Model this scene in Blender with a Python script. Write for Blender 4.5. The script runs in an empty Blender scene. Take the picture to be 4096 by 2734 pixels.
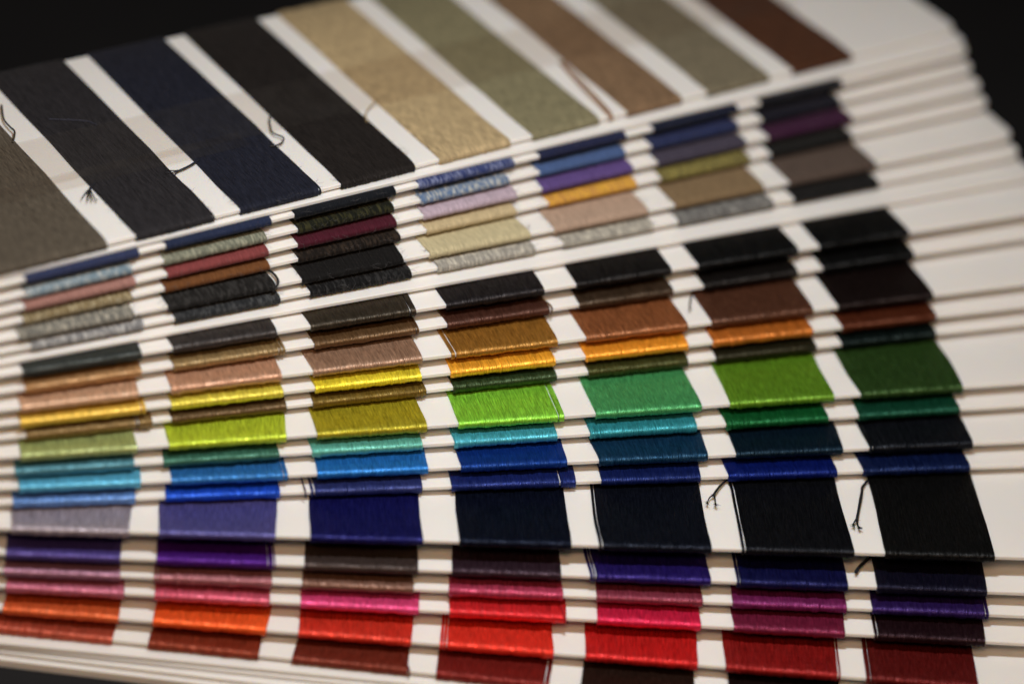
import bpy, math, random
import numpy as np
from mathutils import Matrix, Vector

MM = 0.001
sc = bpy.context.scene
col = sc.collection

# ------------------------------------------------------------------ camera
cam_d = bpy.data.cameras.new('camera')
cam = bpy.data.objects.new('camera', cam_d)
col.objects.link(cam)
sc.camera = cam
PITCH, ROLL = math.radians(34.067), math.radians(6.307)
fw = Vector((0, math.cos(PITCH), -math.sin(PITCH)))
r0 = Vector((1, 0, 0)); u0 = r0.cross(fw)
r1 = math.cos(ROLL) * r0 + math.sin(ROLL) * u0
u1 = -math.sin(ROLL) * r0 + math.cos(ROLL) * u0
m = Matrix((r1, u1, -fw)).transposed().to_4x4()
m.translation = Vector((120.815, -389.922, 324.393)) * MM
cam.matrix_world = m
cam_d.sensor_width = 36.0
cam_d.lens = 102.078
cam_d.clip_start = 0.01
cam_d.clip_end = 50.0
cam_d.dof.use_dof = True
cam_d.dof.focus_distance = 0.510
cam_d.dof.aperture_fstop = 4.8

# ------------------------------------------------------------------ light
sc.view_settings.view_transform = 'Standard'
sc.view_settings.look = 'None'
sc.view_settings.exposure = 0.0
sc.view_settings.gamma = 1.0
w = bpy.data.worlds.new('World'); sc.world = w; w.use_nodes = True
bg = w.node_tree.nodes['Background']
bg.inputs[0].default_value = (0.020, 0.020, 0.021, 1); bg.inputs[1].default_value = 1.0


def area(name, loc, aim, size, power, colour, shape='DISK'):
    d = bpy.data.lights.new(name, 'AREA'); d.shape = shape; d.size = size * MM
    d.energy = power; d.color = colour
    o = bpy.data.objects.new(name, d); col.objects.link(o)
    o.location = Vector(loc) * MM
    o.rotation_euler = (Vector(aim) * MM - o.location).to_track_quat('-Z', 'Y').to_euler()
    return o


area('desk_lamp_light', (128, -48, 265), (128, 20, 10), 20, 0.50, (0.95, 0.985, 1.0))
area('room_light', (118, -300, 372), (128, 25, 20), 110, 0.72, (1.0, 0.64, 0.38))

sc.cycles.max_bounces = 8
sc.cycles.diffuse_bounces = 5
sc.cycles.glossy_bounces = 3


# ------------------------------------------------------------------ helpers
def lin(c):
    return tuple(((x / 255) / 12.92 if x <= 10 else (((x / 255) + 0.055) / 1.055) ** 2.4) for x in c)


def node_mat(name):
    mt = bpy.data.materials.new(name); mt.use_nodes = True
    nt = mt.node_tree
    return mt, nt, nt.nodes, nt.links, nt.nodes['Principled BSDF']


def obj(name, me, parent=None):
    o = bpy.data.objects.new(name, me); col.objects.link(o)
    if parent is not None:
        o.parent = parent
    return o


def mesh(name, verts, faces, mat, smooth=True):
    me = bpy.data.meshes.new(name)
    me.from_pydata([tuple(v) for v in verts], [], faces)
    if smooth:
        me.polygons.foreach_set('use_smooth', [True] * len(me.polygons))
    me.materials.append(mat); me.update()
    return me


# ------------------------------------------------------------------ materials
def make_card_mat():
    mt, nt, N, L, b = node_mat('white_card_plastic')
    tc = N.new('ShaderNodeTexCoord')
    n1 = N.new('ShaderNodeTexNoise'); n1.inputs['Scale'].default_value = 55; n1.inputs['Detail'].default_value = 4
    L.new(tc.outputs['Object'], n1.inputs['Vector'])
    cr = N.new('ShaderNodeValToRGB')
    cr.color_ramp.elements[0].position = 0.3; cr.color_ramp.elements[0].color = (0.83, 0.80, 0.765, 1)
    cr.color_ramp.elements[1].position = 0.7; cr.color_ramp.elements[1].color = (0.86, 0.835, 0.80, 1)
    L.new(n1.outputs['Fac'], cr.inputs['Fac']); L.new(cr.outputs['Color'], b.inputs['Base Color'])
    n2 = N.new('ShaderNodeTexNoise'); n2.inputs['Scale'].default_value = 900; n2.inputs['Detail'].default_value = 2
    L.new(tc.outputs['Object'], n2.inputs['Vector'])
    bp = N.new('ShaderNodeBump'); bp.inputs['Strength'].default_value = 0.04; bp.inputs['Distance'].default_value = 0.0002
    L.new(n2.outputs['Fac'], bp.inputs['Height']); L.new(bp.outputs['Normal'], b.inputs['Normal'])
    b.inputs['Roughness'].default_value = 0.42
    b.inputs['Specular IOR Level'].default_value = 0.35
    b.inputs['Subsurface Weight'].default_value = 0.75      # the plastic glows through its cut edges
    b.inputs['Subsurface Radius'].default_value = (1.0, 0.8, 0.55)
    b.inputs['Subsurface Scale'].default_value = 0.0011
    return mt


def make_thread_mat(name, rough, spec, sheen, var, bump, fibre_across, fibre_along, ply, lustre=0.0):
    mt, nt, N, L, b = node_mat(name)
    uv = N.new('ShaderNodeUVMap'); uv.uv_map = 'UVMap'
    oi = N.new('ShaderNodeObjectInfo')
    # per patch offset so that no two patches share a pattern
    off = N.new('ShaderNodeCombineXYZ')
    mu = N.new('ShaderNodeMath'); mu.operation = 'MULTIPLY'; mu.inputs[1].default_value = 300
    L.new(oi.outputs['Random'], mu.inputs[0]); L.new(mu.outputs[0], off.inputs[0]); L.new(mu.outputs[0], off.inputs[2])
    add = N.new('ShaderNodeVectorMath'); add.operation = 'ADD'
    L.new(uv.outputs[0], add.inputs[0]); L.new(off.outputs[0], add.inputs[1])

    def noise(sx, sy, detail=3.0, rgh=0.55):
        mp = N.new('ShaderNodeVectorMath'); mp.operation = 'MULTIPLY'; mp.inputs[1].default_value = (sx, sy, 1)
        L.new(add.outputs[0], mp.inputs[0])
        n = N.new('ShaderNodeTexNoise'); n.inputs['Scale'].default_value = 1.0
        n.inputs['Detail'].default_value = detail; n.inputs['Roughness'].default_value = rgh
        L.new(mp.outputs[0], n.inputs['Vector'])
        return n.outputs['Fac']

    def mr(sock, a, b_, c, d):
        r = N.new('ShaderNodeMapRange'); r.inputs[1].default_value = a; r.inputs[2].default_value = b_
        r.inputs[3].default_value = c; r.inputs[4].default_value = d
        L.new(sock, r.inputs[0]); return r.outputs[0]

    streak = mr(noise(8.0, 0.45, 2.0), 0.3, 0.7, 1 - var, 1 + var)
    cm = N.new('ShaderNodeVectorMath'); cm.operation = 'SCALE'
    # fleck (melange yarns)
    fc = N.new('ShaderNodeAttribute'); fc.attribute_type = 'OBJECT'; fc.attribute_name = 'fleck_colour'
    fa = N.new('ShaderNodeAttribute'); fa.attribute_type = 'OBJECT'; fa.attribute_name = 'fleck'
    fl = mr(noise(2.2, 0.5, 3.0, 0.65), 0.47, 0.60, 0, 1)
    fm = N.new('ShaderNodeMath'); fm.operation = 'MULTIPLY'
    L.new(fl, fm.inputs[0]); L.new(fa.outputs['Fac'], fm.inputs[1])
    mix = N.new('ShaderNodeMix'); mix.data_type = 'RGBA'
    L.new(fm.outputs[0], mix.inputs['Factor']); L.new(oi.outputs['Color'], mix.inputs['A']); L.new(fc.outputs['Color'], mix.inputs['B'])
    L.new(mix.outputs['Result'], cm.inputs[0]); L.new(streak, cm.inputs['Scale'])
    L.new(cm.outputs[0], b.inputs['Base Color'])
    L.new(mr(noise(2.0, 0.6), 0.3, 0.7, rough - 0.08, rough + 0.1), b.inputs['Roughness'])
    L.new(mr(noise(7.0, 0.45, 2.0), 0.34, 0.66, spec * 0.45, spec * 1.6), b.inputs['Specular IOR Level'])
    gm = N.new('ShaderNodeGamma'); gm.inputs[1].default_value = 0.40     # lustre takes a pale tint of the dye
    L.new(mix.outputs['Result'], gm.inputs[0])
    gs = N.new('ShaderNodeVectorMath'); gs.operation = 'SCALE'; gs.inputs['Scale'].default_value = 1.45
    L.new(gm.outputs[0], gs.inputs[0]); L.new(gs.outputs[0], b.inputs['Specular Tint'])
    b.inputs['Sheen Weight'].default_value = sheen
    if lustre:
        L.new(mr(noise(6.0, 0.5, 2.0), 0.34, 0.66, lustre * 0.6, lustre * 1.4), b.inputs['Metallic'])
    b.inputs['Sheen Roughness'].default_value = 0.4
    # twisted ply and fibre relief
    sp = N.new('ShaderNodeSeparateXYZ'); L.new(add.outputs[0], sp.inputs[0])
    t1 = N.new('ShaderNodeMath'); t1.operation = 'MULTIPLY_ADD'; t1.inputs[1].default_value = ply[0]
    L.new(sp.outputs[1], t1.inputs[0])
    t2 = N.new('ShaderNodeMath'); t2.operation = 'MULTIPLY'; t2.inputs[1].default_value = ply[1]
    L.new(sp.outputs[0], t2.inputs[0]); L.new(t2.outputs[0], t1.inputs[2])
    t3 = N.new('ShaderNodeMath'); t3.operation = 'SINE'; L.new(t1.outputs[0], t3.inputs[0])
    h1 = mr(t3.outputs[0], -1, 1, 0, 0.35)
    nf = noise(fibre_across, fibre_along, 3.0, 0.6)
    hs = N.new('ShaderNodeMath'); hs.operation = 'ADD'; L.new(h1, hs.inputs[0]); L.new(nf, hs.inputs[1])
    bp = N.new('ShaderNodeBump'); bp.inputs['Strength'].default_value = bump; bp.inputs['Distance'].default_value = 0.00012
    L.new(hs.outputs[0], bp.inputs['Height']); L.new(bp.outputs['Normal'], b.inputs['Normal'])
    return mt


CARD = make_card_mat()
SILK = make_thread_mat('lustrous_thread', 0.40, 1.5, 0.0, 0.36, 0.34, 7.0, 0.5, (5.0, 28.0), 0.42)
WOOL = make_thread_mat('wool_yarn', 0.70, 0.3, 0.12, 0.25, 0.5, 5.0, 1.2, (5.0, 20.0))
SPUN = make_thread_mat('spun_polyester_thread', 0.60, 0.35, 0.06, 0.55, 0.8, 6.0, 1.0, (9.0, 22.0))


def make_tape_mat():
    mt, nt, N, L, b = node_mat('clear_tape')
    tr = N.new('ShaderNodeBsdfTransparent'); tr.inputs[0].default_value = (0.965, 0.955, 0.945, 1)
    b.inputs['Base Color'].default_value = (0.55, 0.54, 0.52, 1); b.inputs['Roughness'].default_value = 0.45
    tc = N.new('ShaderNodeTexCoord')
    n = N.new('ShaderNodeTexNoise'); n.inputs['Scale'].default_value = 220; L.new(tc.outputs['Object'], n.inputs['Vector'])
    r = N.new('ShaderNodeMapRange'); r.inputs[1].default_value = 0.3; r.inputs[2].default_value = 0.7
    r.inputs[3].default_value = 0.004; r.inputs[4].default_value = 0.010; L.new(n.outputs['Fac'], r.inputs[0])
    mx = N.new('ShaderNodeMixShader'); L.new(r.outputs[0], mx.inputs[0])
    L.new(tr.outputs[0], mx.inputs[1]); L.new(b.outputs[0], mx.inputs[2])
    L.new(mx.outputs[0], N['Material Output'].inputs['Surface'])
    return mt


TAPE = make_tape_mat()


def make_table_mat():
    mt, nt, N, L, b = node_mat('black_cloth')
    tc = N.new('ShaderNodeTexCoord'); n = N.new('ShaderNodeTexNoise'); n.inputs['Scale'].default_value = 30
    n.inputs['Detail'].default_value = 5; L.new(tc.outputs['Object'], n.inputs['Vector'])
    cr = N.new('ShaderNodeValToRGB')
    cr.color_ramp.elements[0].color = (0.017, 0.017, 0.018, 1); cr.color_ramp.elements[1].color = (0.022, 0.022, 0.023, 1)
    L.new(n.outputs['Fac'], cr.inputs['Fac']); L.new(cr.outputs['Color'], b.inputs['Base Color'])
    b.inputs['Roughness'].default_value = 1.0; b.inputs['Specular IOR Level'].default_value = 0.0
    return mt


# ------------------------------------------------------------------ the table the deck lies on
TABLE_Z = -5.05
tm = mesh('table_top', [(-3, -3, TABLE_Z * MM), (3, -3, TABLE_Z * MM), (3, 4, TABLE_Z * MM), (-3, 4, TABLE_Z * MM)], [(0, 1, 2, 3)], make_table_mat(), False)
table = obj('table_top', tm); table['kind'] = 'structure'

# ------------------------------------------------------------------ boards
V0, V1, U_END, U_BACK = -14.65, 44.58, 242.0, -14.0
T = 0.8                       # thickness of a card
TH = 0.42                     # thickness of the wound thread


def board(parent, v0=V0, v1=V1, t=T, uend=U_END, r=3.2, sag=None):
    ch = 0.12
    out = []
    for (cx, cy, a0) in ((uend - r, v0 + r, -90), (uend - r, v1 - r, 0), (U_BACK + r, v1 - r, 90), (U_BACK + r, v0 + r, 180)):
        for k in range(7):
            a = math.radians(a0 + 15 * k); out.append((cx, cy, math.cos(a), math.sin(a)))
    # the long front edge is cut into short pieces so that the card can bow a little
    pts = [(cx, cy, ca, sa) for (cx, cy, ca, sa) in out]
    n = len(pts); V = []; F = []
    for (z, ins) in ((0, ch), (ch * 0.8, 0), (t - ch * 0.8, 0), (t, ch)):
        for (cx, cy, ca, sa) in pts:
            V.append(((cx + ca * (r - ins)) * MM, (cy + sa * (r - ins)) * MM, z * MM))
    for k in range(3):
        for i in range(n):
            j = (i + 1) % n
            F.append((k * n + i, k * n + j, (k + 1) * n + j, (k + 1) * n + i))
    F.append(tuple(range(n - 1, -1, -1))); F.append(tuple(3 * n + i for i in range(n)))
    me = mesh('board', V, F, CARD, False)
    return obj('board', me, parent)


# ------------------------------------------------------------------ wound thread
def loop_profile(th):
    """Closed path round the card: (v, z, normal v, normal z, arc length)."""
    a, b_, z0, z1 = V0 - th, V1 + th, -th, T + th
    rc = 0.52
    P = []
    for d in (0.0, 14, 26, 36, 43, 48, 51.5, 54, 56, 57.2, 58.2):
        P.append((b_ - rc - d * (b_ - a - rc - 1.3) / 59.0, z1, 0, 1))
    av, az = 1.3, 0.78                          # front roll, top: a soft elliptical shoulder
    for k in range(8):
        g = math.radians(90 + 90 * k / 7.0)
        nn = Vector((math.cos(g) / av, math.sin(g) / az)).normalized()
        P.append((a + av + math.cos(g) * av, z1 - az + math.sin(g) * az, nn.x, nn.y))
    for k in range(4):                          # front roll, bottom
        g = math.radians(180 + 30 * k); P.append((a + rc + math.cos(g) * rc, z0 + rc + math.sin(g) * rc, math.cos(g), math.sin(g)))
    P.append(((a + b_) / 2, z0, 0, -1))
    for g0, zc in ((270, z0 + rc), (360, z1 - rc)):
        for k in range(3):
            if g0 == 360 and k == 2:
                continue
            g = math.radians(g0 + 45 * k); P.append((b_ - rc + math.cos(g) * rc, zc + math.sin(g) * rc, math.cos(g), math.sin(g)))
    P = np.array(P)
    dist = P[:, 0] - a                          # the threads ease down towards the front edge
    tri = np.clip((4.0 - dist) / 4.0, 0, 1)
    up = P[:, 1] > T * 0.5
    slope = np.where(up & (P[:, 3] > 0.99), 2 * 0.06 * tri / 4.0, 0)
    P[:, 1] -= np.where(up, 0.06 * tri ** 2 * np.clip((P[:, 1] - T * 0.5) / (T * 0.5 + th), 0, 1), 0)
    P[:, 2] -= slope
    dd = np.linalg.norm(np.diff(P[:, :2], axis=0), axis=1)
    return P, np.concatenate([[0], np.cumsum(dd)])


def smooth_noise(rng, xs, step, amp):
    lo, hi = xs.min() - step, xs.max() + 2 * step
    k = np.arange(lo, hi + step, step); y = rng.normal(0, amp, len(k))
    t = (xs - lo) / step; i = np.clip(t.astype(int), 0, len(k) - 2); f = t - i; f = f * f * (3 - 2 * f)
    return y[i] * (1 - f) + y[i + 1] * f


def wrap_mesh(name, ua, ub, pitch, th, rng, mat, wob, lump, slits=(), shoulder=0.05):
    P, S = loop_profile(th)
    nP = len(P)
    v = P[:, 0]
    n = max(8, int(round((ub - ua) / pitch)))
    c = ua + (np.arange(n) + 0.5) * (ub - ua) / n
    pt = (ub - ua) / n
    c = c + np.clip(rng.normal(0, pt * 0.10, n), -pt * 0.17, pt * 0.17)
    d = rng.normal(0, th * 0.09, n) + smooth_noise(rng, c, 1.3, th * lump) + smooth_noise(rng, c, 0.45, th * lump * 0.5)
    # threads may lean and the edge of the patch wanders along v
    left = smooth_noise(rng, v, 8.0, wob); right = smooth_noise(rng, v, 8.0, wob)
    if v[0] is not None:
        k0 = np.argmin(np.abs(v - V0)); left = left - left[k0]; right = right - right[k0]
    groups = []                                 # runs of threads lying side by side
    cuts = sorted(set([0, n] + [s if s > 0 else n + s for s in slits]))
    for a, b_ in zip(cuts[:-1], cuts[1:]):
        if b_ > a:
            groups.append((a, b_))
    VV = []; FF = []; UU = []; base = 0
    for gi, (a, b_) in enumerate(groups):
        us = []; dp = []
        shift = 0.0
        if len(groups) > 1:                     # the last or first few threads stand off the rest
            if b_ == n and gi > 0: shift = 0.0
        lo, hi = c[a] - pt * 0.5, c[b_ - 1] + pt * 0.5
        if a > 0: lo += pt * 0.9
        us.append(lo - 0.02); dp.append(-th - 0.02)
        us.append(lo - 0.02); dp.append(-th * 0.55)
        for j in range(a, b_):
            cj = max(c[j], lo + pt * 0.3)
            us += [cj - pt * 0.30, cj + pt * 0.30]; dp += [d[j], d[j]]
            if j < b_ - 1:
                us.append((cj + c[j + 1]) / 2); dp.append((d[j] + d[j + 1]) / 2 - pt * 0.34)
        us.append(hi + 0.02); dp.append(-th * 0.55)
        us.append(hi + 0.02); dp.append(-th - 0.02)
        us = np.array(us); dp = np.array(dp); m_ = len(us)
        f = np.clip((us - ua) / (ub - ua), 0, 1)
        # small wander of the single threads along their length
        ph = rng.uniform(0, 6.28); ph2 = rng.uniform(0, 6.28)
        U = us[None, :] + left[:, None] * (1 - f)[None, :] + right[:, None] * f[None, :] \
            + 0.03 * np.sin(v[:, None] * 0.55 + us[None, :] * 1.7 + ph) + 0.02 * np.sin(v[:, None] * 1.3 - us[None, :] * 3.1 + ph2)
        D = np.repeat(dp[None, :], nP, 0)
        jt = rng.normal(0, shoulder, b_ - a) + smooth_noise(rng, c[a:b_], 0.6, shoulder)
        je = np.interp(us, c[a:b_], jt) if b_ - a > 1 else np.full(m_, jt[0])
        t2 = np.clip((2.4 - (v - (V0 - th))) / 2.4, 0, 1) ** 2 * np.clip((P[:, 1] - T * 0.2) / T, 0, 1)
        D[:, 2:-2] -= (t2[:, None] * je[None, :])[:, 2:-2]
        D[:, 2:-2] += rng.normal(0, th * 0.02, (nP, m_ - 4))
        D[:, 2:-2] = np.maximum(D[:, 2:-2], -0.11)
        X = U; Y = P[:, 0][:, None] + P[:, 2][:, None] * D; Z = P[:, 1][:, None] + P[:, 3][:, None] * D
        VV.append(np.stack([X, Y, Z], -1).reshape(-1, 3))
        i = np.arange(nP)[:, None]; j = np.arange(m_ - 1)[None, :]
        i2 = (i + 1) % nP
        A = i * m_ + j; B = i * m_ + j + 1; Cc = i2 * m_ + j + 1; Dd = i2 * m_ + j
        FF.append(np.stack([A, B, Cc, Dd], -1).reshape(-1, 4)[:, ::-1] + base)
        s2 = np.concatenate([S, [S[-1] + 1.0]])
        ii = np.repeat(i, m_ - 1, 1); jj = np.repeat(j, nP, 0)
        quv = np.stack([np.stack([us[jj], s2[ii]], -1), np.stack([us[jj + 1], s2[ii]], -1),
                        np.stack([us[jj + 1], s2[ii + 1]], -1), np.stack([us[jj], s2[ii + 1]], -1)], 2)
        UU.append(quv.reshape(-1, 4, 2)[:, ::-1])
        base += nP * m_
    VV = np.concatenate(VV) * MM; FF = np.concatenate(FF); UU = np.concatenate(UU)
    me = bpy.data.meshes.new(name)
    me.vertices.add(len(VV)); me.vertices.foreach_set('co', VV.astype(np.float32).ravel())
    me.loops.add(len(FF) * 4); me.loops.foreach_set('vertex_index', FF.astype(np.int32).ravel())
    me.polygons.add(len(FF)); me.polygons.foreach_set('loop_start', (np.arange(len(FF)) * 4).astype(np.int32))
    me.polygons.foreach_set('use_smooth', np.ones(len(FF), dtype=bool))
    uvl = me.uv_layers.new(name='UVMap'); uvl.data.foreach_set('uv', UU.astype(np.float32).ravel())
    me.materials.append(mat)
    me.update(calc_edges=True); me.validate()
    return me


# ------------------------------------------------------------------ loose strands and fuzz
def tube_geo(pts, rads, V, F, sides=5):
    pts = [Vector(p) for p in pts]; base = len(V); n = len(pts)
    for i, p in enumerate(pts):
        d = (pts[min(i + 1, n - 1)] - pts[max(i - 1, 0)]).normalized()
        a = d.orthogonal().normalized() if abs(d.z) > 0.9 else d.cross(Vector((0, 0, 1))).normalized()
        b = d.cross(a)
        for k in range(sides):
            g = 2 * math.pi * k / sides
            V.append((p + (a * math.cos(g) + b * math.sin(g)) * rads[i]) * MM)
    for i in range(n - 1):
        for k in range(sides):
            k2 = (k + 1) % sides
            F.append((base + i * sides + k, base + i * sides + k2, base + (i + 1) * sides + k2, base + (i + 1) * sides + k))
    F.append(tuple(base + k for k in range(sides - 1, -1, -1))); F.append(tuple(base + (n - 1) * sides + k for k in range(sides)))


def spline(pts, per=6):
    pts = [Vector(p) for p in pts]; out = []
    for i in range(len(pts) - 1):
        p0, p1, p2, p3 = pts[max(i - 1, 0)], pts[i], pts[i + 1], pts[min(i + 2, len(pts) - 1)]
        for k in range(per):
            t = k / per
            out.append(0.5 * ((2 * p1) + (-p0 + p2) * t + (2 * p0 - 5 * p1 + 4 * p2 - p3) * t * t + (-p0 + 3 * p1 - 3 * p2 + p3) * t ** 3))
    out.append(pts[-1])
    return out


def plain_thread(rgb):
    mt, nt, N, L, b = node_mat('loose_strand')
    tc = N.new('ShaderNodeTexCoord'); n = N.new('ShaderNodeTexNoise'); n.inputs['Scale'].default_value = 1500
    L.new(tc.outputs['Object'], n.inputs['Vector'])
    cr = N.new('ShaderNodeValToRGB'); c = lin(rgb)
    cr.color_ramp.elements[0].color = tuple(x * 0.7 for x in c) + (1,); cr.color_ramp.elements[1].color = tuple(x * 1.25 for x in c) + (1,)
    L.new(n.outputs['Fac'], cr.inputs['Fac']); L.new(cr.outputs['Color'], b.inputs['Base Color'])
    b.inputs['Roughness'].default_value = 0.6
    return mt


def strand(parent, pts, rgb, rad=0.16, fray=0, fray_dir=None, seed=0, name='loose_thread', forks=()):
    rng = random.Random(seed)
    V = []; F = []
    sp = spline(pts)
    tube_geo(sp, [rad * (0.9 + 0.2 * rng.random()) for _ in sp], V, F, 6)
    for fk in forks:
        s2 = spline(fk); tube_geo(s2, [rad * (0.75 - 0.4 * i / len(s2)) for i in range(len(s2))], V, F, 5)
    ends = [sp] + [spline(f) for f in forks]
    for e in ends if fray else ():
        d = (e[-1] - e[-3]).normalized()
        for k in range(fray):
            q = [e[-1] - d * rng.uniform(0, 0.5)]
            dv = Vector((rng.gauss(0, 0.45), rng.gauss(0, 0.45), rng.uniform(-0.1, 0.45)))
            ln = rng.uniform(0.5, 1.3)
            q.append(q[0] + (d + dv * 0.5).normalized() * ln * 0.5); q.append(q[1] + (d + dv).normalized() * ln * 0.5)
            tube_geo(q, [rad * 0.28, rad * 0.22, rad * 0.1], V, F, 3)
    me = mesh(name, V, F, plain_thread(rgb))
    return obj(name, me, parent)


def fuzz(parent, patches, rng, count, th):
    V = []; F = []
    for (ua, ub) in patches:
        for k in range(count):
            side = rng.random()
            if side < 0.6:                       # beside the patch, over the bare card
                u = (ua if rng.random() < 0.5 else ub); v = V0 + abs(rng.gauss(0, 5)) + 0.2
                s = -1 if u == ua else 1
                d = Vector((s * rng.uniform(0.3, 1.0), rng.gauss(0, 0.7), rng.uniform(-0.05, 0.3)))
            else:                                # on the front roll
                u = rng.uniform(ua, ub); v = V0 - th * 0.8
                d = Vector((rng.gauss(0, 0.7), -rng.uniform(0.2, 0.8), rng.uniform(-0.5, 0.4)))
            p = Vector((u, v, T + th * rng.uniform(0.1, 0.9))); ln = rng.uniform(0.5, 1.9); q = [p]
            d.normalize()
            for i in range(4):
                d = (d + Vector((rng.gauss(0, 0.3), rng.gauss(0, 0.3), rng.gauss(0, 0.15)))).normalized()
                nx = q[-1] + d * ln / 4
                if nx.z < T + 0.03: nx.z = T + 0.03 if nx.y > V0 else nx.z
                q.append(nx)
            tube_geo(q, [0.016] * 4 + [0.008], V, F, 3)
    mt = FUZZ
    me = mesh('fibre_fuzz', V, F, mt)
    o = obj('fibre_fuzz', me, parent); o['kind'] = 'stuff'
    return o


FUZZ = plain_thread((95, 92, 92)); FUZZ.name = 'wool_fibre'

# ------------------------------------------------------------------ the cards
# id, angle in the fan, height, patches along the card (start, end) in mm from the pivot
CARDS = [
('U0',36.613,57.48,[(32.45,52.9),(58.35,73.3),(78.5,94.4),(98.6,113.8),(119.0,134.25),(139.15,153.95),(160.3,173.0),(179.0,193.75),(199.6,214.25)]),
('U1',35.312,55.06,[(38.05,58.65),(63.8,83.95),(88.6,108.85),(113.7,133.8),(139.3,158.3),(164.45,184.1),(189.35,208.95)]),
('U2',34.751,52.47,[(38.05,57.35),(63.35,82.8),(89.1,108.25),(113.85,132.2),(138.9,157.6),(163.5,183.4),(189.0,207.7)]),
('U3',33.847,50.33,[(37.75,57.85),(63.8,82.9),(88.75,108.2),(113.8,133.15),(138.6,158.3),(163.8,183.85),(189.0,208.6)]),
('U4',33.144,48.07,[(37.45,57.1),(63.2,82.95),(88.5,108.65),(114.0,132.45),(139.35,158.3),(163.75,183.6),(188.55,207.4)]),
('U5',30.940,45.97,[(36.8,57.15),(63.3,83.3),(88.3,107.95),(113.15,133.4),(138.35,158.1),(163.75,183.25),(188.95,208.55)]),
('U6',30.104,43.90,[(39.0,58.8),(64.45,84.0),(89.7,109.1),(114.3,133.8),(139.55,158.31),(163.75,184.3),(188.9,207.75)]),
('L1',26.489,40.76,[(37.7,58.2),(63.75,82.4),(88.6,108.2),(114.05,132.95),(139.3,158.31),(163.85,184.45),(189.1,208.3)]),
('L2',25.678,37.69,[(38.15,58.25),(63.85,83.9),(89.2,108.7),(114.1,133.7),(139.55,158.31),(164.5,183.85),(189.1,208.5)]),
('L3',22.860,35.23,[(37.65,57.75),(63.35,82.85),(88.45,108.35),(113.7,133.65),(139.2,158.8),(163.6,183.8),(188.95,208.5)]),
('L4',21.993,32.61,[(37.75,59.05),(63.5,83.1),(88.8,108.15),(113.5,133.0),(138.8,158.5),(163.4,183.2),(189.2,208.3)]),
('L5',21.495,30.04,[(38.75,60.25),(63.7,83.75),(88.45,109.0),(114.0,133.25),(139.3,158.45),(163.95,183.8),(188.85,208.05)]),
('L6',17.614,27.78,[(38.4,57.95),(63.4,83.6),(89.0,108.4),(114.05,133.2),(139.0,158.7),(164.05,183.75),(188.95,208.75)]),
('L7',16.820,24.98,[(37.6,57.6),(62.55,82.5),(88.2,107.7),(113.35,131.95),(138.0,157.65),(163.15,182.4),(188.3,207.75)]),
('L8',14.813,22.60,[(38.7,59.0),(64.25,84.2),(89.3,108.65),(114.45,133.4),(139.2,158.95),(164.25,184.15),(189.05,208.7)]),
('L9',13.838,19.96,[(37.95,58.35),(63.5,83.05),(88.4,107.8),(112.95,135.0),(139.6,157.6),(162.75,182.75),(187.7,207.7)]),
('L10',7.537,17.76,[(39.35,58.75),(63.8,83.45),(89.35,108.45),(114.75,134.0),(138.8,158.35),(163.65,183.35),(188.8,208.25)]),
('L11',6.532,12.90,[(38.65,57.65),(63.8,83.95),(88.85,108.2),(114.0,132.8),(137.75,158.75),(163.3,182.8),(187.85,207.3)]),
('L12',5.984,9.48,[(38.45,57.95),(63.65,83.65),(88.8,107.75),(113.85,133.5),(139.3,157.75),(163.0,182.95),(187.45,208.05)]),
('L13',4.877,6.67,[(39.1,59.05),(64.15,83.7),(89.0,109.1),(114.45,134.45),(139.9,157.85),(163.55,182.95),(188.1,207.55)]),
('L14',2.695,2.97,[(39.35,58.9),(64.8,84.1),(89.6,108.8),(113.7,133.15),(138.65,157.9),(162.8,182.55),(187.1,206.5)]),
('L15',0.519,0.00,[(38.75,58.85),(64.95,83.8),(89.5,109.15),(114.1,133.31),(138.75,158.31),(163.75,183.31),(188.75,208.31)]),
]
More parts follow.
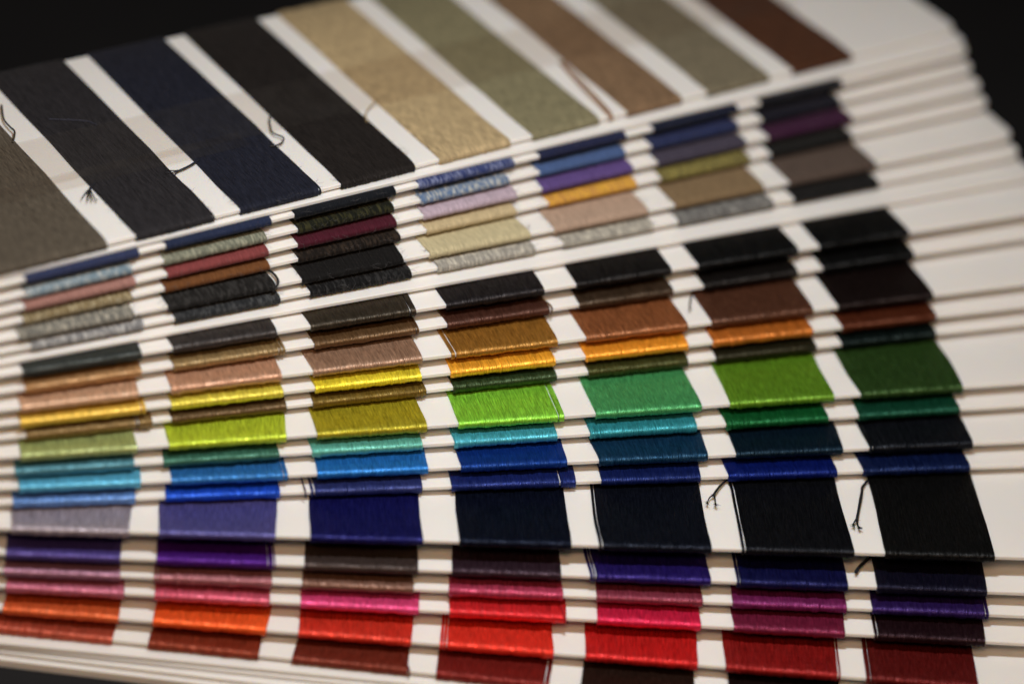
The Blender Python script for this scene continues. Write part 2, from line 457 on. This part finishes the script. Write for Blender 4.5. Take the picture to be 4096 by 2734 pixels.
# colours as seen in even white light (sRGB) with a plain name; an optional third entry is a fleck colour
K = {
'U0': [((98,89,76),'warm grey'),((46,44,46),'charcoal'),((34,36,47),'dark navy'),((36,32,30),'brown black'),((194,170,128),'sand'),((142,134,102),'sage grey'),((138,110,82),'mid brown'),((128,118,95),'stone grey'),((80,48,30),'dark brown')],
'U1': [((48,58,96),'navy'),((36,47,78),'dark navy'),((24,27,33),'black'),((48,62,118),'flecked navy',(120,128,160)),((34,40,74),'ink blue'),((26,32,54),'midnight blue'),((26,27,34),'blue black')],
'U2': [((120,148,165),'flecked ice blue',(185,190,188)),((120,124,106),'sage',(160,160,140)),((26,28,21),'dark moss',(74,72,42)),((95,125,165),'flecked denim blue',(190,190,180)),((68,98,152),'denim blue'),((40,50,92),'navy'),((26,26,38),'black')],
'U3': [((176,124,112),'dusty pink'),((142,62,62),'brick pink'),((78,22,38),'burgundy'),((196,174,190),'pale lilac'),((98,72,142),'purple'),((72,66,84),'grey violet'),((64,26,58),'dark plum')],
'U4': [((140,122,80),'flecked khaki',(185,175,145)),((118,70,26),'russet brown'),((30,25,22),'black brown',(66,54,44)),((206,184,134),'cream'),((216,150,34),'mustard',(225,175,60)),((118,108,50),'olive',(150,140,75)),((28,28,27),'black')],
'U5': [((120,120,112),'flecked grey',(185,180,165)),((32,31,30),'soft black',(68,67,66)),((26,25,25),'black'),((206,192,144),'pale straw'),((190,158,132),'pale beige'),((138,112,74),'camel'),((92,76,66),'taupe')],
'U6': [((135,136,138),'flecked silver grey',(195,195,192)),((42,44,47),'charcoal',(92,94,95)),((24,24,25),'black',(62,62,62)),((160,156,146),'flecked light grey',(200,195,180)),((160,155,143),'pale grey',(195,190,175)),((105,104,102),'mid grey',(150,150,145)),((27,27,27),'black')],
'L1': [((66,71,68),'grey green'),((70,64,62),'warm charcoal'),((66,57,45),'dark khaki'),((44,39,40),'near black'),((34,31,30),'black'),((25,25,25),'black'),((24,24,24),'black')],
'L2': [((160,120,76),'tan'),((140,114,72),'khaki tan'),((105,76,46),'bronze brown'),((86,50,38),'mahogany'),((74,56,40),'umber'),((34,30,28),'black brown'),((24,24,24),'black')],
'L3': [((196,156,124),'pale peach'),((184,138,108),'beige pink'),((150,116,92),'mushroom'),((146,98,30),'bronze gold'),((140,82,44),'copper brown'),((96,58,40),'chestnut'),((36,25,23),'black brown')],
'L4': [((214,176,60),'gold'),((204,190,54),'pale chartreuse'),((222,202,16),'bright yellow'),((234,160,18),'golden orange'),((226,144,16),'amber'),((178,98,24),'copper orange'),((92,42,22),'rust brown')],
'L5': [((126,100,56),'brass'),((98,74,44),'bronze'),((112,88,28),'old gold'),((52,72,38),'forest green'),((70,72,30),'olive'),((46,43,25),'dark olive'),((20,32,30),'green black')],
'L6': [((150,162,98),'pale sage green'),((172,192,24),'acid lime'),((156,144,10),'olive yellow'),((122,190,38),'lime green'),((64,148,84),'emerald green'),((92,138,18),'grass green'),((50,82,32),'leaf green')],
'L7': [((74,132,148),'dusty teal'),((58,112,92),'sea green'),((84,162,146),'mint teal'),((56,154,172),'turquoise'),((38,138,150),'teal'),((10,94,42),'deep green'),((16,78,54),'bottle green')],
'L8': [((78,164,198),'sky blue'),((40,116,190),'cornflower blue'),((24,112,194),'azure blue'),((8,52,140),'royal blue'),((18,62,98),'petrol blue'),((14,36,54),'dark petrol'),((24,27,34),'blue black')],
'L9': [((90,132,196),'soft blue'),((16,72,198),'cobalt blue'),((50,60,126),'slate blue'),((28,44,122),'indigo blue'),((22,38,108),'navy blue'),((8,28,118),'ultramarine'),((16,32,84),'deep navy')],
'L10': [((150,140,150),'silver lilac'),((88,84,154),'periwinkle'),((24,24,100),'dark ultramarine'),((16,22,42),'midnight navy'),((19,23,36),'blue black'),((21,22,27),'black'),((22,22,22),'black')],
'L11': [((86,70,150),'soft violet'),((82,24,138),'violet'),((76,62,58),'grey brown'),((60,40,52),'dark plum brown'),((42,26,114),'blue violet'),((22,24,84),'dark navy'),((24,22,44),'black violet')],
'L12': [((150,102,124),'mauve'),((154,92,98),'dusky rose'),((126,88,72),'rose brown'),((160,48,76),'raspberry'),((132,48,66),'wine rose'),((118,30,88),'magenta plum'),((54,30,102),'deep violet')],
'L13': [((176,92,114),'old rose'),((192,76,98),'coral rose'),((208,58,114),'hot pink'),((200,26,32),'scarlet'),((198,18,62),'cherry red'),((118,26,58),'deep magenta'),((44,22,28),'black maroon')],
'L14': [((200,84,34),'burnt orange'),((236,84,14),'bright orange'),((200,44,24),'orange red'),((216,42,22),'vermilion'),((188,18,16),'bright red'),((138,18,16),'crimson'),((102,20,18),'dark red')],
'L15': [((160,64,42),'terracotta'),((130,46,24),'rust red'),((118,42,26),'brick red'),((122,28,22),'dark crimson'),((52,32,24),'dark brown'),((38,22,20),'black brown'),((40,28,28),'black brown')],
}
LABELS = {
'U0': 'uppermost white card, whole face shown, its grey, navy, sand and brown threads taped',
'U1': 'white wool card with navy and black yarn, directly beneath the blank divider',
'U2': 'white wool card with ice blue, sage and denim blue yarn',
'U3': 'white wool card with dusty pink, burgundy, pale lilac and purple yarn',
'U4': 'white wool card with khaki, russet, cream, mustard and olive yarn',
'U5': 'white wool card with flecked grey, black, straw, beige, camel and taupe yarn',
'U6': 'white wool card of grey and black yarn resting on the long bare white divider',
'L1': 'white card of charcoal to black shiny thread just below the long bare divider',
'L2': 'white card with tan, bronze and mahogany thread under the charcoal and black one',
'L3': 'white card with peach, mushroom, bronze gold, copper and chestnut thread',
'L4': 'white card with gold, bright yellow, amber and copper orange thread',
'L5': 'white card with brass, old gold and olive thread wedged above the lime green one',
'L6': 'white card with acid lime, lime green, emerald and grass green thread',
'L7': 'white card with teal, mint, turquoise and deep green thread',
'L8': 'white card with sky blue, azure, royal blue and petrol thread',
'L9': 'white card with cobalt, indigo and ultramarine thread above the widest black patches',
'L10': 'white card with broad lilac, dark ultramarine and black patches and two frayed thread tails',
'L11': 'white card with violet, grey brown and blue violet thread and one short thread tail',
'L12': 'white card with mauve, rose brown, raspberry and plum thread',
'L13': 'white card with old rose, hot pink, scarlet and cherry red thread',
'L14': 'white card with orange, vermilion, bright red and crimson thread',
'L15': 'lowest wound white card, terracotta to dark brown thread, above the stack of bare cards',
}
SLITS = {('L14', 3): (2, 5), ('L9', 3): (-13,), ('L11', 1): (-2, -6), ('L11', 4): (2, 4), ('L2', 1): (-3, -6), ('L2', 2): (-3,),
         ('L5', 0): (-12, -14), ('L3', 3): (3,), ('L10', 4): (2,), ('L10', 5): (2, 3), ('L9', 2): (2,), ('L12', 6): (-3,), ('L13', 6): (2,), ('L14', 6): (3,),
         ('L8', 6): (2,), ('L15', 3): (-4,), ('L4', 0): (-4,), ('L8', 1): (-4,), ('L11', 5): (2,), ('L12', 1): (2,), ('L1', 2): (-6,), ('L14', 5): (-2,), ('L6', 3): (-5,),
         ('U0', 1): (-2,), ('U0', 2): (-2,)}
GROUP = 'fanned thread sample cards'


def root(name, ang, z, label, cat, group=GROUP):
    o = bpy.data.objects.new(name, None); col.objects.link(o)
    o.empty_display_size = 0.02
    o.location = (0, 0, z * MM); o.rotation_euler = (0, 0, math.radians(ang))
    o['label'] = label; o['category'] = cat; o['group'] = group
    return o


roots = {}
seed = 11
for (cid, ang, z, patches) in CARDS:
    r = root('sample_card', ang, z, LABELS[cid], 'sample card'); roots[cid] = r
    board(r)
    if cid == 'U0':
        mat, pitch, th, wob, lump = SPUN, 0.19, 0.40, 0.10, 0.05
    elif cid[0] == 'U':
        mat, pitch, th, wob, lump = WOOL, 0.26, 0.38, 0.18, 0.03
    else:
        mat, pitch, th, wob, lump = SILK, 0.215, 0.42, 0.20, 0.12
    for k, (ua, ub) in enumerate(patches):
        seed += 1
        rng = np.random.default_rng(seed)
        me = wrap_mesh('thread_wrap', ua, ub, pitch * rng.uniform(0.94, 1.08), th * rng.uniform(0.92, 1.1), rng, mat, wob, lump, SLITS.get((cid, k), ()), 0.05 if mat is SILK else 0.02)
        o = obj('thread_wrap', me, r)
        kk = K[cid][k]
        cc = lin(kk[0])
        if mat is SILK:                              # dyes are a little greyer than the lit picture of them
            y = 0.25 * cc[0] + 0.6 * cc[1] + 0.15 * cc[2]
            mx = max(kk[0][0], kk[0][1], 0.62 * kk[0][2])
            k_ = float(np.interp(mx, (35, 75, 115, 160), (0.50, 0.66, 0.90, 1.20)))
            cc = tuple(min(0.93, (x * 0.95 + y * 0.05) * k_) for x in cc)
        elif mat is WOOL:
            y = 0.25 * cc[0] + 0.6 * cc[1] + 0.15 * cc[2]
            cc = tuple((x * 0.82 + y * 0.18) * 0.82 for x in cc)
        elif mat is SPUN:
            cc = tuple(x * f for x, f in zip(cc, (0.80, 0.82, 0.85)))
        o.color = cc + (1,)
        o['label'] = kk[1] + (' wool yarn' if mat is WOOL else ' thread') + ' wound round the card'
        if len(kk) > 2:
            o['fleck'] = 0.75 if max(kk[0]) > 90 else 0.42; o['fleck_colour'] = lin(kk[2])
        else:
            o['fleck'] = 0.0; o['fleck_colour'] = lin(kk[0])
    if mat is WOOL:
        fuzz(r, patches, random.Random(seed), 34, th)
    elif cid == 'U0':
        fuzz(r, patches[1:4], random.Random(seed), 26, th)

# clear tape holding the thread ends on the uppermost card: two overlapping strips
for (va, vb, zz, ua, ub) in ((5.5, 20.4, 0.50, 26.0, 216.5), (2.8, 7.6, 0.56, 26.0, 90.0)):
    V = []; F = []; n = 120
    for i in range(n + 1):
        u = ua + (ub - ua) * i / n
        zt = T + zz + 0.02 * math.sin(u * 0.9) + 0.015 * math.sin(u * 2.3)
        for (v, zo) in ((va + 0.08 * math.sin(u * .31), 0), (vb + 0.1 * math.sin(u * .23), 0), (vb + 0.1 * math.sin(u * .23), 0.04), (va + 0.08 * math.sin(u * .31), 0.04)):
            V.append((u * MM, v * MM, (zt + zo) * MM))
    for i in range(n):
        for k in range(4):
            k2 = (k + 1) % 4
            F.append((i * 4 + k, (i + 1) * 4 + k, (i + 1) * 4 + k2, i * 4 + k2))
    obj('clear_tape', mesh('clear_tape', V, F, TAPE, False), roots['U0'])

# bare divider and cover cards
for (ang, z, off, lab) in (
        (35.53, 56.24, 14.15, 'bare white divider card directly under the uppermost taped card'),
        (28.78, 42.20, 14.62, 'long bare white divider card between the wool cards and the shiny thread cards'),
        (1.08, -1.30, 17.43, 'bare white card touching the terracotta and dark brown wound card, first of the bottom four'),
        (0.53, -2.20, 16.97, 'second bare white card down in the stack at the bottom'),
        (-0.91, -3.10, 16.15, 'third bare white card down in the bottom stack, just above the last'),
        (-0.95, -5.0, 16.98, 'lowest bare white card of all, lying on the black table')):
    r = root('divider_card', ang, z, lab, 'blank card', 'bare white cards in the deck')
    dz = T if z > -4 else 1.75
    board(r, -off, -off + (V1 - V0), dz)

# loose thread ends
ZT = T + 0.55
def P3(pts, z=ZT, lift=()):
    return [(p[0], p[1], z + (lift[i] if i < len(lift) else 0)) for i, p in enumerate(pts)]
strand(roots['L10'], P3([(163.6, 4.6), (161.94, 2.22), (160.76, 0.19), (160.34, -0.69)], lift=(0, .3, .4, .4)), (14, 16, 22), 0.22, 20, seed=1,
       forks=[P3([(160.34, -0.6), (159.47, -1.59), (158.9, -3.0)], ZT + .4), P3([(160.34, -0.6), (160.4, -1.9), (160.3, -3.4)], ZT + .4)])
strand(roots['L10'], P3([(188.9, 5.2), (187.7, 3.2), (187.3, 1.6), (186.21, -2.25), (185.0, -6.5)], lift=(0, .1, .2, .3, .3)), (14, 16, 22), 0.25, 20, seed=2,
       forks=[P3([(185.0, -6.3), (184.4, -7.3), (184.2, -7.9)], ZT + .3), P3([(185.0, -6.3), (184.9, -7.8), (185.0, -8.6)], ZT + .3)])
strand(roots['L11'], P3([(189.0, -5.0), (187.0, -8.0), (185.28, -10.32), (184.4, -11.8)], lift=(0, .2, .3, .3)), (14, 15, 30), 0.30, 10, seed=3)
strand(roots['L3'], P3([(163.9, -4.6), (163.1, -6.01), (161.5, -8.87), (160.6, -11.06)], lift=(0, .1, .2, .2)), (50, 38, 28), 0.16, 3, seed=4)
strand(roots['L2'], P3([(132.6, -9.2), (133.5, -12.6), (134.1, -14.4), (134.0, -15.1), (133.6, -15.5)], lift=(0, 0, -.2, -.7, -1.4)), (84, 62, 36), 0.15, 0, seed=5)
strand(roots['U5'], P3([(82.3, -8.6), (83.6, -11.0), (83.9, -13.4), (83.6, -15.0), (82.9, -15.6), (82.4, -15.5)], lift=(0, .1, .2, .1, -.5, -1.2)), (22, 22, 24), 0.22, 0, seed=6)
strand(roots['L13'], P3([(133.2, -9.6), (133.6, -12.4), (134.1, -14.6), (134.3, -15.3), (134.3, -15.4)], lift=(-.3, 0, 0, -.4, -1.3)), (170, 20, 30), 0.19, 0, seed=7)
strand(roots['L15'], P3([(107.6, -9.6), (108.5, -12.6), (109.3, -14.6), (109.5, -15.25), (109.5, -15.4)], lift=(-.3, -.1, 0, -.4, -1.3)), (110, 36, 24), 0.17, 0, seed=8)
strand(roots['L9'], P3([(86.9, -5.0), (87.0, -10.0), (87.3, -14.6), (87.35, -15.2), (87.4, -15.3)], lift=(-.3, -.2, -.1, -.5, -1.3)), (26, 26, 70), 0.13, 0, seed=9)
strand(roots['U0'], P3([(79.2, 2.0), (76.98, 0.9), (75.21, 0.31), (74.6, 0.3)], lift=(0, .1, .1, 0)), (24, 26, 36), 0.20, 3, seed=10,
       forks=[P3([(74.8, 0.3), (73.8, 0.5), (72.9, 1.0)]), P3([(74.8, 0.3), (73.6, 0.2), (72.7, 0.2)]), P3([(74.8, 0.3), (74.0, 0.0), (73.2, -0.5)])])
strand(roots['U0'], P3([(99.2, 11.5), (97.52, 9.32), (96.4, 7.02), (95.6, 4.6), (96.4, 2.3), (95.4, 0.9), (93.9, 0.5), (92.9, 0.9)], lift=(0, .1, .1, .2, .3, .3, .2, .1)), (40, 38, 36), 0.15, 0, seed=11)
strand(roots['U0'], P3([(59.3, 2.6), (58.2, 1.7), (57.4, 1.0)], lift=(0, .1, .1)), (30, 31, 36), 0.22, 3, seed=12,
       forks=[P3([(57.6, 1.2), (56.2, 0.2), (55.0, -1.0)]), P3([(57.6, 1.2), (56.4, -0.5), (55.6, -2.0)]), P3([(57.6, 1.2), (56.8, -0.6), (56.2, -2.4)]), P3([(57.6, 1.2), (57.2, -0.7), (56.9, -2.7)])])
strand(roots['U0'], P3([(56.0, 33.5), (54.2, 28.6), (53.9, 25.2), (53.9, 23.5), (52.2, 20.6)], lift=(0, .1, .3, .3, .1)), (60, 55, 46), 0.18, 0, seed=13)
strand(roots['U0'], P3([(61.4, 25.4), (63.3, 24.3), (65.5, 23.0), (67.3, 21.8), (68.3, 20.2)], lift=(.1, .15, .2, .15, .05)), (58, 60, 78), 0.07, 0, seed=14)
strand(roots['U0'], P3([(119.3, 8.0), (117.6, 6.4), (114.7, 4.0), (113.2, 1.2)], lift=(0, .1, .2, .1)), (170, 145, 100), 0.14, 0, seed=15)
strand(roots['U0'], P3([(158.9, 6.0), (157.2, -4.5), (156.6, -10.4), (156.2, -14.6), (156.2, -15.1)], lift=(-.2, 0, -.1, -.3, -1.2)), (150, 112, 82), 0.22, 0, seed=16)
strand(roots['U0'], P3([(159.6, 6.0), (158.2, -4.5), (157.4, -10.4), (156.8, -14.6), (156.7, -15.1)], lift=(-.2, -.05, -.1, -.3, -1.2)), (150, 112, 82), 0.20, 0, seed=17)
